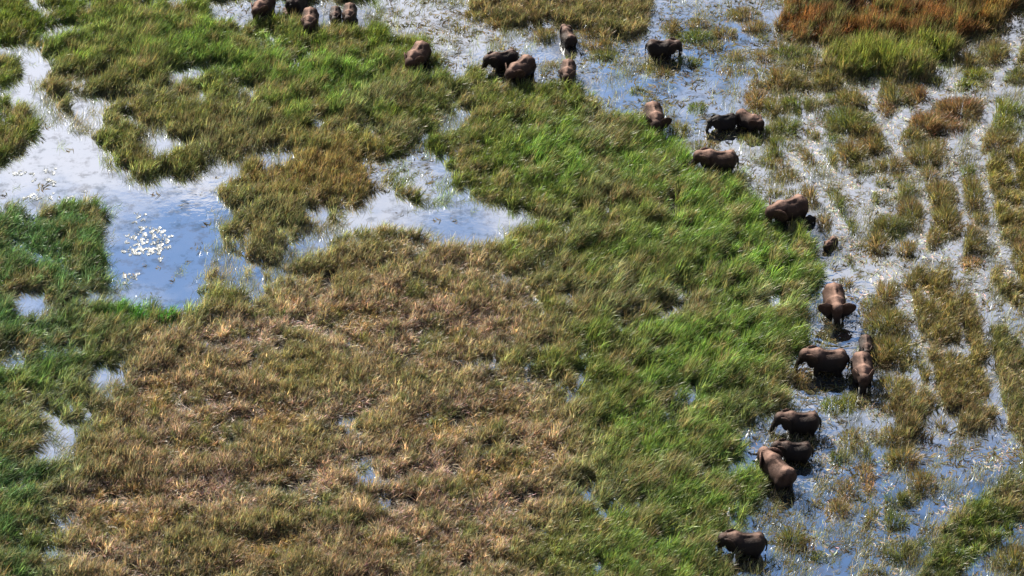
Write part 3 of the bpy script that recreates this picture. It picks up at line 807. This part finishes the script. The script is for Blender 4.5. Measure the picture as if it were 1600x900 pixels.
for lb, lst in same.items():
    lst.sort(key=lambda v: v[:2])
    for i, (cx, cy, o) in enumerate(lst):
        place = '' if len(lst) == 1 else (', leftmost' if i == 0 else (', rightmost' if i == len(lst) - 1 else ', ' + ORD[i]))
        if place:
            place += ' of %s' % NUM[len(lst)]
        tag(o, lb + place, 'grass tussock', 'grass tussocks standing in the shallow water')

# ------------------------------------------------------------------ elephants: one continuous skin from a distance field
def surface_nets(f, org, h):
    """quad mesh of the zero set of a sampled field (inside < 0)"""
    nx, ny, nz = f.shape
    ins = f < 0
    acc = np.zeros((nx - 1, ny - 1, nz - 1, 3)); cnt = np.zeros((nx - 1, ny - 1, nz - 1))
    qs = []
    for ax in range(3):
        lo = [slice(None)] * 3; hi = [slice(None)] * 3
        lo[ax], hi[ax] = slice(0, -1), slice(1, None)
        a, b = f[tuple(lo)], f[tuple(hi)]
        cr = (a < 0) != (b < 0)
        I = np.argwhere(cr)
        tt = a[cr] / (a[cr] - b[cr])
        pt = I.astype(float)
        pt[:, ax] += tt
        o1, o2 = [(1, 2), (2, 0), (0, 1)][ax]
        ok = (I[:, o1] > 0) & (I[:, o2] > 0) & (I[:, o1] < f.shape[o1] - 1) & (I[:, o2] < f.shape[o2] - 1)
        I, pt = I[ok], pt[ok]
        flip = (a[cr] < 0)[ok]
        cells = []
        for s1, s2 in ((0, 0), (-1, 0), (-1, -1), (0, -1)):
            c_ = I.copy(); c_[:, o1] += s1; c_[:, o2] += s2
            np.add.at(acc, tuple(c_.T), pt); np.add.at(cnt, tuple(c_.T), 1)
            cells.append(np.ravel_multi_index(tuple(c_.T), cnt.shape))
        q = np.stack(cells, 1)
        q[~flip] = q[~flip][:, ::-1]
        qs.append(q)
    q = np.concatenate(qs)
    used, inv = np.unique(q, return_inverse=True)
    vv = (acc.reshape(-1, 3)[used] / cnt.reshape(-1)[used][:, None]) * h + org
    return vv, inv.reshape(-1, 4)


VOX = 0.058


class Field:
    def __init__(self):
        self.org = np.array([-2.3, -1.75, -0.1])
        self.n = (np.array([6.4, 3.5, 3.7]) / VOX).astype(int)
        self.f = np.full(self.n, 1.0, np.float32)

    def region(self, lo, hi):
        a = np.clip(((np.array(lo) - self.org) / VOX).astype(int) - 1, 0, self.n - 1)
        b = np.clip(((np.array(hi) - self.org) / VOX).astype(int) + 2, 1, self.n)
        sl = tuple(slice(i, j) for i, j in zip(a, b))
        ax = [self.org[i] + VOX * np.arange(a[i], b[i]) for i in range(3)]
        return sl, np.stack(np.meshgrid(*ax, indexing='ij'), -1)

    def blend(self, sl, dist, k):
        c = self.f[sl]
        hh = np.clip(0.5 + 0.5 * (c - dist) / k, 0, 1)
        self.f[sl] = c * (1 - hh) + dist * hh - k * hh * (1 - hh)

    def cap(self, a, b, ra, rb, k=0.12):
        a, b = np.array(a, float), np.array(b, float)
        m = max(ra, rb) + 0.3
        sl, p = self.region(np.minimum(a, b) - m, np.maximum(a, b) + m)
        ab = b - a
        tt = np.clip(((p - a) @ ab) / (ab @ ab + 1e-9), 0, 1)
        self.blend(sl, np.linalg.norm(p - a - tt[..., None] * ab, axis=-1) - (ra + (rb - ra) * tt), k)

    def ball(self, c, r, k=0.2, M=None):
        c, r = np.array(c, float), np.array(r, float)
        m = r.max() + 0.35
        sl, p = self.region(c - m, c + m)
        q = p - c
        if M is not None:
            q = q @ M
        l = np.linalg.norm(q / r, axis=-1)
        g2 = np.linalg.norm(q / (r * r), axis=-1) + 1e-6
        self.blend(sl, l * (l - 1) / g2, k)


def rot_y(a):
    return np.array([[math.cos(a), 0, math.sin(a)], [0, 1, 0], [-math.sin(a), 0, math.cos(a)]])


def rot_z(a):
    return np.array([[math.cos(a), -math.sin(a), 0], [math.sin(a), math.cos(a), 0], [0, 0, 1]])


def elephant_skin(nod=15, yawh=0, ear=0.3, ear2=None, reach=0, lower=0, walk=0, tusk=0.0, seed=0, calf=False):
    gg = np.random.default_rng(seed)
    F_ = Field()
    # trunk of the body: deep barrel, high shoulder, dipped back, high hips that fall to the tail
    F_.ball((-0.05, 0, 1.52), (1.25, 0.70, 0.76), 0.2)
    F_.ball((0.70, 0, 1.70), (0.62, 0.56, 0.74), 0.25)
    F_.ball((-0.80, 0, 1.72), (0.66, 0.60, 0.74), 0.25)
    F_.ball((-0.15, 0, 1.25), (0.95, 0.62, 0.55), 0.25)
    for a, b in (((-1.36, 1.92), (-0.95, 2.40)), ((-0.95, 2.40), (-0.35, 2.34)), ((-0.35, 2.34), (0.25, 2.30)), ((0.25, 2.30), (0.80, 2.46)), ((0.80, 2.46), (1.35, 2.32))):
        F_.cap((a[0], 0, a[1]), (b[0], 0, b[1]), 0.085, 0.085, 0.10)
    for sy in (1, -1):                                     # hip bones and shoulder blades show under the skin
        F_.ball((-0.98, sy * 0.34, 1.98), (0.30, 0.20, 0.32), 0.16)
        F_.ball((0.72, sy * 0.42, 1.72), (0.28, 0.16, 0.46), 0.16)
    # legs
    st = 0.22 if walk else 0.06
    for sy, ph in ((1, 1), (-1, -1)):
        o1, o2 = st * ph + gg.normal(0, 0.05), -st * ph + gg.normal(0, 0.05)
        F_.cap((0.78, sy * 0.34, 1.45), (0.82 + o1 * 0.5, sy * 0.37, 0.75), 0.30, 0.21, 0.15)
        F_.cap((0.82 + o1 * 0.5, sy * 0.37, 0.75), (0.80 + o1, sy * 0.37, 0.10), 0.20, 0.19, 0.08)
        F_.cap((0.80 + o1, sy * 0.37, 0.10), (0.84 + o1, sy * 0.37, 0.06), 0.22, 0.22, 0.06)
        F_.cap((-0.92, sy * 0.34, 1.50), (-0.78 + o2 * 0.5, sy * 0.36, 0.80), 0.38, 0.24, 0.16)
        F_.cap((-0.78 + o2 * 0.5, sy * 0.36, 0.80), (-0.98 + o2, sy * 0.36, 0.38), 0.22, 0.18, 0.08)
        F_.cap((-0.98 + o2, sy * 0.36, 0.38), (-0.94 + o2, sy * 0.36, 0.08), 0.18, 0.21, 0.06)
    # head on the neck, nodding and turning
    N0 = np.array([1.15, 0, 2.02])
    M = rot_z(R(yawh)) @ rot_y(R(nod))
    T_ = lambda x, y, z: N0 + M @ np.array([x, y, z], float)
    F_.cap((0.85, 0, 1.98), T_(0.30, 0, 0.02), 0.52, 0.40, 0.2)
    F_.ball(T_(0.58, 0, 0.10), (0.44, 0.36, 0.46), 0.18, M)
    F_.ball(T_(0.50, 0, 0.36), (0.26, 0.24, 0.20), 0.14, M)       # domed crown
    F_.ball(T_(0.78, 0, -0.12), (0.28, 0.29, 0.40), 0.16, M)      # face down to the trunk root
    F_.ball(T_(0.50, 0, -0.34), (0.34, 0.20, 0.16), 0.12, M)      # lower jaw
    for sy in (1, -1):
        F_.ball(T_(0.76, sy * 0.27, 0.10), (0.14, 0.08, 0.10), 0.08, M)   # brow over the eye
        F_.cap(T_(0.82, sy * 0.17, -0.24), T_(0.98, sy * 0.21, -0.50), 0.11, 0.08, 0.08)   # tusk sheath
    # trunk: a chain of tapering segments
    if reach == 2:
        angs = [55, 45, 30, 20, 12, 5, 0]
    elif reach:
        angs = [62, 66, 72, 72, 60, 30, -5]
    elif lower:
        angs = [78, 90, 96, 96, 94, 90, 80]
    else:
        angs = [74, 86, 94, 104, 112, 118, 100]
    p0 = T_(0.86, 0, -0.14)
    rr = np.linspace(0.235, 0.085, 8)
    sway = gg.normal(0, 6)
    fwd = rot_z(R(yawh))
    for i, an in enumerate(angs):
        an = an + nod * 0.15
        step = 0.285
        p1 = p0 + fwd @ rot_z(R(sway * i * 0.4)) @ np.array([math.cos(R(an)) * step, 0, -math.sin(R(an)) * step])
        p1[2] = max(p1[2], 0.45)
        F_.cap(p0, p1, rr[i], rr[i + 1], 0.06)
        p0 = p1
    # ears: thin plates hinged at the back of the cheek, upper lobe broad, lower lobe pointed
    for sy, sp in ((1, ear), (-1, ear if ear2 is None else ear2)):
        back = math.pi - (0.18 + sp)                       # angle of the plate from straight ahead
        E_ = rot_z(sy * back)
        Ez = rot_z(R(yawh)) @ rot_y(R(nod * 0.25)) @ E_
        hinge = T_(0.46, sy * 0.33, -0.06)
        tilt_ = rot_y(R(-8))
        up = Ez @ tilt_
        F_.ball(hinge + up @ np.array([0.38, 0, 0.04]), (0.54, 0.066, 0.56), 0.05, up)
        F_.ball(hinge + up @ np.array([0.24, 0, -0.34]), (0.31, 0.062, 0.42), 0.05, up)
        F_.ball(hinge + up @ np.array([0.30, 0, 0.36]), (0.34, 0.06, 0.14), 0.05, up)
    # tail
    q = [(-1.40, 0, 1.98), (-1.52, 0, 1.75), (-1.55, gg.normal(0, .04), 1.4), (-1.53, gg.normal(0, .08), 1.05), (-1.50, gg.normal(0, .1), 0.80)]
    for a, b, ra, rb in zip(q[:-1], q[1:], (0.11, 0.075, 0.065, 0.06), (0.075, 0.065, 0.06, 0.075)):
        F_.cap(a, b, ra, rb, 0.05)
    V, Q = surface_nets(F_.f, F_.org, VOX)
    V[:, 1] *= 1.24
    T2 = lambda x, y, z: T_(x, y, z) * np.array([1, 1.24, 1])
    return V, Q, T2, M


def tube(pts, radii, seg=8):
    V, fs = [], []
    pts = [np.array(p, float) for p in pts]
    for i, (p, r) in enumerate(zip(pts, radii)):
        d_ = pts[min(i + 1, len(pts) - 1)] - pts[max(i - 1, 0)]
        d_ /= np.linalg.norm(d_)
        u = np.cross(d_, (0.3, 0.9, 0.1)); u /= np.linalg.norm(u)
        v_ = np.cross(d_, u)
        for s in range(seg):
            a = s * 6.2832 / seg
            V.append(p + r * (math.cos(a) * u + math.sin(a) * v_))
    for i in range(len(pts) - 1):
        for s in range(seg):
            fs.append([i * seg + s, i * seg + (s + 1) % seg, (i + 1) * seg + (s + 1) % seg, (i + 1) * seg + s])
    fs.append(list(range(seg))[::-1]); fs.append([(len(pts) - 1) * seg + s for s in range(seg)])
    return np.array(V), fs


def sphere(c, r, seg=8, rings=6):
    V = [(c[0] + r[0] * math.sin(math.pi * i / rings) * math.cos(6.2832 * j / seg), c[1] + r[1] * math.sin(math.pi * i / rings) * math.sin(6.2832 * j / seg),
          c[2] + r[2] * math.cos(math.pi * i / rings)) for i in range(rings + 1) for j in range(seg)]
    fs = [[i * seg + j, (i + 1) * seg + j, (i + 1) * seg + (j + 1) % seg, i * seg + (j + 1) % seg] for i in range(rings) for j in range(seg)]
    return np.array(V), fs


m_skin, t = material('elephant_skin')
gpos = t.n('ShaderNodeNewGeometry').outputs['Position']
obc = t.n('ShaderNodeTexCoord').outputs['Object']
oi = t.n('ShaderNodeObjectInfo')
dust = t.ramp(t.noise(obc, 2.2, 5.0, 0.6), 0.3, 0.7)
skin = t.mix(dust, rgb(0.018, 0.010, 0.008), rgb(0.050, 0.029, 0.022))
skin = t.mix(t.m('MULTIPLY', oi.outputs['Random'], 0.5), skin, rgb(0.070, 0.035, 0.022))
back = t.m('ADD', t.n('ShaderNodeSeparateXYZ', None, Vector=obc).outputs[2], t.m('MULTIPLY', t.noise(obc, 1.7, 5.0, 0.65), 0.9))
skin = t.mix(t.m('MULTIPLY', t.ramp(back, 2.58, 3.05), 0.92), skin, rgb(0.26, 0.16, 0.122))   # dust on head and back; its pale tone also paints their sunlit tops
wet_shade_line = t.m('ADD', t.n('ShaderNodeSeparateXYZ', None, Vector=gpos).outputs[2], t.m('MULTIPLY', t.noise(obc, 3.0, 4.0), 0.7))
soak_shade = t.n('ShaderNodeAttribute', {'attribute_type': 'OBJECT', 'attribute_name': 'soak_shade'}).outputs['Fac']
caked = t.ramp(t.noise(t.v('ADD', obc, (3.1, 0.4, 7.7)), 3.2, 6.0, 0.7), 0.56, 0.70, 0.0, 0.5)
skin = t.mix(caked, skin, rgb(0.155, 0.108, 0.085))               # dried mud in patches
wet = t.ramp(t.m('SUBTRACT', wet_shade_line, soak_shade), 0.95, 2.3, 1.0, 0.0)                       # wet skin, carried higher to paint the shaded flanks dark too
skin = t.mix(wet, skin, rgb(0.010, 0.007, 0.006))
wr = t.n('ShaderNodeTexWave', {'wave_type': 'BANDS', 'bands_direction': 'Z'}, Vector=obc, Scale=5.5, Distortion=9.0, Detail=3.0)
bmp = t.n('ShaderNodeBump', None, Strength=0.5, Distance=0.05, Height=t.m('ADD', t.m('MULTIPLY', wr.outputs['Fac'], 0.5), t.noise(obc, 14.0, 4.0)))
p = t.n('ShaderNodeBsdfPrincipled', None, Base_Color=skin, Roughness=t.ramp(wet, 0.0, 1.0, 0.80, 0.50), Specular_IOR_Level=0.16, Normal=bmp.outputs[0])
t.n('ShaderNodeOutputMaterial', None, Surface=p.outputs[0])
m_ivory, t = material('tusk_ivory')
obc = t.n('ShaderNodeTexCoord').outputs['Object']
p = t.n('ShaderNodeBsdfPrincipled', None, Base_Color=t.mix(t.noise(obc, 6.0), rgb(0.62, 0.55, 0.42), rgb(0.80, 0.76, 0.66)), Roughness=0.4)
t.n('ShaderNodeOutputMaterial', None, Surface=p.outputs[0])
m_eye, t = material('eye_dark')
p = t.n('ShaderNodeBsdfPrincipled', None, Base_Color=rgb(0.012, 0.008, 0.006), Roughness=0.15)
t.n('ShaderNodeOutputMaterial', None, Surface=p.outputs[0])

for i, e in enumerate(HERD):
    V, Q, T_, M = elephant_skin(seed=900 + i, **e['pose'])
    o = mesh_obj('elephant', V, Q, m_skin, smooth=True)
    s = e['size'] * 1.06
    o.location = (e['xy'][0], e['xy'][1], BED)
    o.rotation_euler = (0, 0, R(e['yaw']))
    o.scale = (s, s, s)
    o['soak_shade'] = 0.75 if e['label'].startswith('dark') else (0.2 if 'profile' in e['label'] else (-0.85 if s < 0.6 else 0.0))  # raises the dark band: wet hide plus shade painted on the flanks
    tag(o, e['label'], 'elephant', 'elephants of the herd wading along the swamp grass')
    tk = e['pose'].get('tusk', 0)
    for sy in (1, -1):
        if tk > 0:
            L_ = tk
            pts = [T_(0.90, sy * 0.19, -0.36), T_(0.99, sy * 0.215, -0.52), T_(1.06 + 0.10 * L_, sy * 0.25, -0.52 - 0.30 * L_), T_(1.12 + 0.28 * L_, sy * 0.25, -0.52 - 0.52 * L_), T_(1.14 + 0.46 * L_, sy * 0.22, -0.52 - 0.60 * L_)]
            mesh_obj('tusk', *tube(pts, [0.07, 0.075, 0.068, 0.05, 0.014]), m_ivory, o, True)
        ec = T_(0.80, sy * 0.315, 0.06)
        mesh_obj('eye', *sphere(ec, (0.035, 0.03, 0.035)), m_eye, o, True)

# ------------------------------------------------------------------ egrets and water lilies
m_white, t = material('white_feathers')
obc = t.n('ShaderNodeTexCoord').outputs['Object']
p = t.n('ShaderNodeBsdfPrincipled', None, Base_Color=t.mix(t.noise(obc, 20.0), rgb(0.78, 0.78, 0.76), rgb(0.86, 0.86, 0.85)), Roughness=0.7)
t.n('ShaderNodeOutputMaterial', None, Surface=p.outputs[0])
m_beak, t = material('beak_yellow')
obc = t.n('ShaderNodeTexCoord').outputs['Object']
p = t.n('ShaderNodeBsdfPrincipled', None, Base_Color=t.mix(t.noise(obc, 30.0), rgb(0.5, 0.3, 0.04), rgb(0.6, 0.4, 0.06)), Roughness=0.4)
t.n('ShaderNodeOutputMaterial', None, Surface=p.outputs[0])
m_leg, t = material('bird_leg')
obc = t.n('ShaderNodeTexCoord').outputs['Object']
p = t.n('ShaderNodeBsdfPrincipled', None, Base_Color=t.mix(t.noise(obc, 30.0), rgb(0.03, 0.03, 0.025), rgb(0.06, 0.05, 0.03)), Roughness=0.6)
t.n('ShaderNodeOutputMaterial', None, Surface=p.outputs[0])


def egret(px, py, yaw, size, label):
    x0, y0 = G(px, py, 0.5)
    # one continuous body: tail, deep breast, S-curved neck, small head
    V, fs = tube([(-0.34, 0, 0.42), (-0.24, 0, 0.46), (-0.08, 0, 0.54), (0.08, 0, 0.58), (0.17, 0, 0.66), (0.14, 0, 0.78), (0.20, 0, 0.90), (0.27, 0, 0.95), (0.33, 0, 0.93)],
                 [0.015, 0.07, 0.13, 0.12, 0.06, 0.035, 0.032, 0.05, 0.02], 10)
    o = mesh_obj('egret', V, fs, m_white, smooth=True)
    o.location = (x0, y0, 0.0)
    o.rotation_euler = (0, 0, R(yaw))
    o.scale = (size,) * 3
    tag(o, label, 'egret', 'white egrets around the lowest elephants')
    mesh_obj('beak', *tube([(0.32, 0, 0.93), (0.40, 0, 0.915), (0.46, 0, 0.90)], [0.018, 0.012, 0.003], 6), m_beak, o, True)
    for sy in (1, -1):
        mesh_obj('leg', *tube([(-0.02, sy * 0.05, 0.48), (0.0, sy * 0.05, 0.22), (-0.02, sy * 0.05, -0.06)], [0.025, 0.014, 0.014], 6), m_leg, o, True)


egret(1138, 803, 70, 1.0, 'white egret perched in the green grass above the lowest elephant')
egret(1147, 876, 80, 1.0, 'white egret below the head of the lowest elephant')
egret(1168, 680, 60, 0.9, 'white egret in the grass left of the profile elephants')

m_lily, t = material('lily_petals')
obc = t.n('ShaderNodeTexCoord').outputs['Object']
rnd = t.n('ShaderNodeObjectInfo').outputs['Random']
p = t.n('ShaderNodeBsdfPrincipled', None, Base_Color=t.mix(t.m('MULTIPLY', t.noise(obc, 9.0), t.m('ADD', rnd, 0.3)), rgb(0.16, 0.18, 0.17), rgb(0.66, 0.67, 0.65)), Roughness=0.45)
t.n('ShaderNodeOutputMaterial', None, Surface=p.outputs[0])
gl = np.random.default_rng(9)


def lily_mesh(np_):
    V, fs = [], []
    for _ in range(np_):
        cx, cy, s = gl.normal(0, 0.22), gl.normal(0, 0.26), gl.uniform(0.07, 0.22)
        for q in range(7):                                    # open bloom: pointed petals tilted up round the middle
            a = q * 0.8976 + gl.uniform(0, 0.4)
            b = len(V)
            ca, sa = math.cos(a), math.sin(a)
            for rr_, ww, zz in ((0.1, 0.0, 0.02), (0.55, 0.28, 0.05), (0.55, -0.28, 0.05), (1.0, 0.0, 0.02 + 0.3 * gl.random() * s)):
                V.append((cx + s * (rr_ * ca - ww * sa), cy + s * (rr_ * sa + ww * ca), 0.012 + zz))
            fs += [[b, b + 2, b + 3, b + 1]]
    return V, fs


RAFTS = [('the white lily raft in mid blue pool', [(650, 405, 1.0), (630, 442, 0.7), (665, 470, 1.0), (650, 495, 1.3), (640, 520, 1.2), (672, 518, 1.1), (690, 530, 0.9), (660, 540, 1.2), (600, 505, 0.7), (620, 512, 0.6), (595, 538, 0.7), (605, 575, 1.1),
           (625, 582, 1.2), (645, 572, 1.3), (668, 575, 1.3), (690, 568, 1.1), (715, 575, 1.3), (740, 580, 1.1), (770, 565, 1.3), (755, 608, 1.1), (710, 470, 1.2), (715, 495, 1.0), (735, 480, 1.0), (765, 505, 1.3), (770, 520, 1.2), (745, 535, 1.2), (730, 540, 1.0), (640, 548, 0.9), (780, 560, 0.8), (668, 432, 0.6), (720, 515, .8)]),
         ('the scattered lilies at the far left of the blue pool', [(60, 210, 1.0), (75, 220, .8), (110, 213, 1.1), (90, 205, .7), (150, 215, .8), (160, 245, .9), (215, 195, .9), (235, 205, 1.0), (225, 240, .9), (240, 250, 1.4), (255, 260, 1.0), (130, 325, .9), (150, 330, 1.2), (180, 330, .9), (225, 318, .9), (235, 330, .8), (315, 335, 1.2), (300, 345, .9), (330, 325, .8), (400, 300, .7), (345, 338, .7), (110, 335, .6)]),
         ('the lone pair near the lower edge of the blue pool', [(610, 705, 1.3), (630, 698, 1.0)])]
protos = [lily_mesh(k) for k in (5, 6, 8, 9)]
meshes = {}
for ri, (place, pts) in enumerate(RAFTS):
    for (zx, zy, s) in pts:
        x0, y0 = G(zx / 3.0, 200 + zy / 3.0)
        k = int(gl.integers(0, 4))
        if k not in meshes:
            o = mesh_obj('water_lily', protos[k][0], protos[k][1], m_lily)
            meshes[k] = o.data
        else:
            o = bpy.data.objects.new('water_lily', meshes[k])
            COL.objects.link(o)
        o.location = (x0, y0, 0.0)
        o.rotation_euler = (0, 0, gl.uniform(0, 6.28))
        o.scale = (s * 0.9, s * 0.9, 1.0)
        tag(o, 'small white blooms in ' + place, 'water lily', 'white lilies: ' + place)
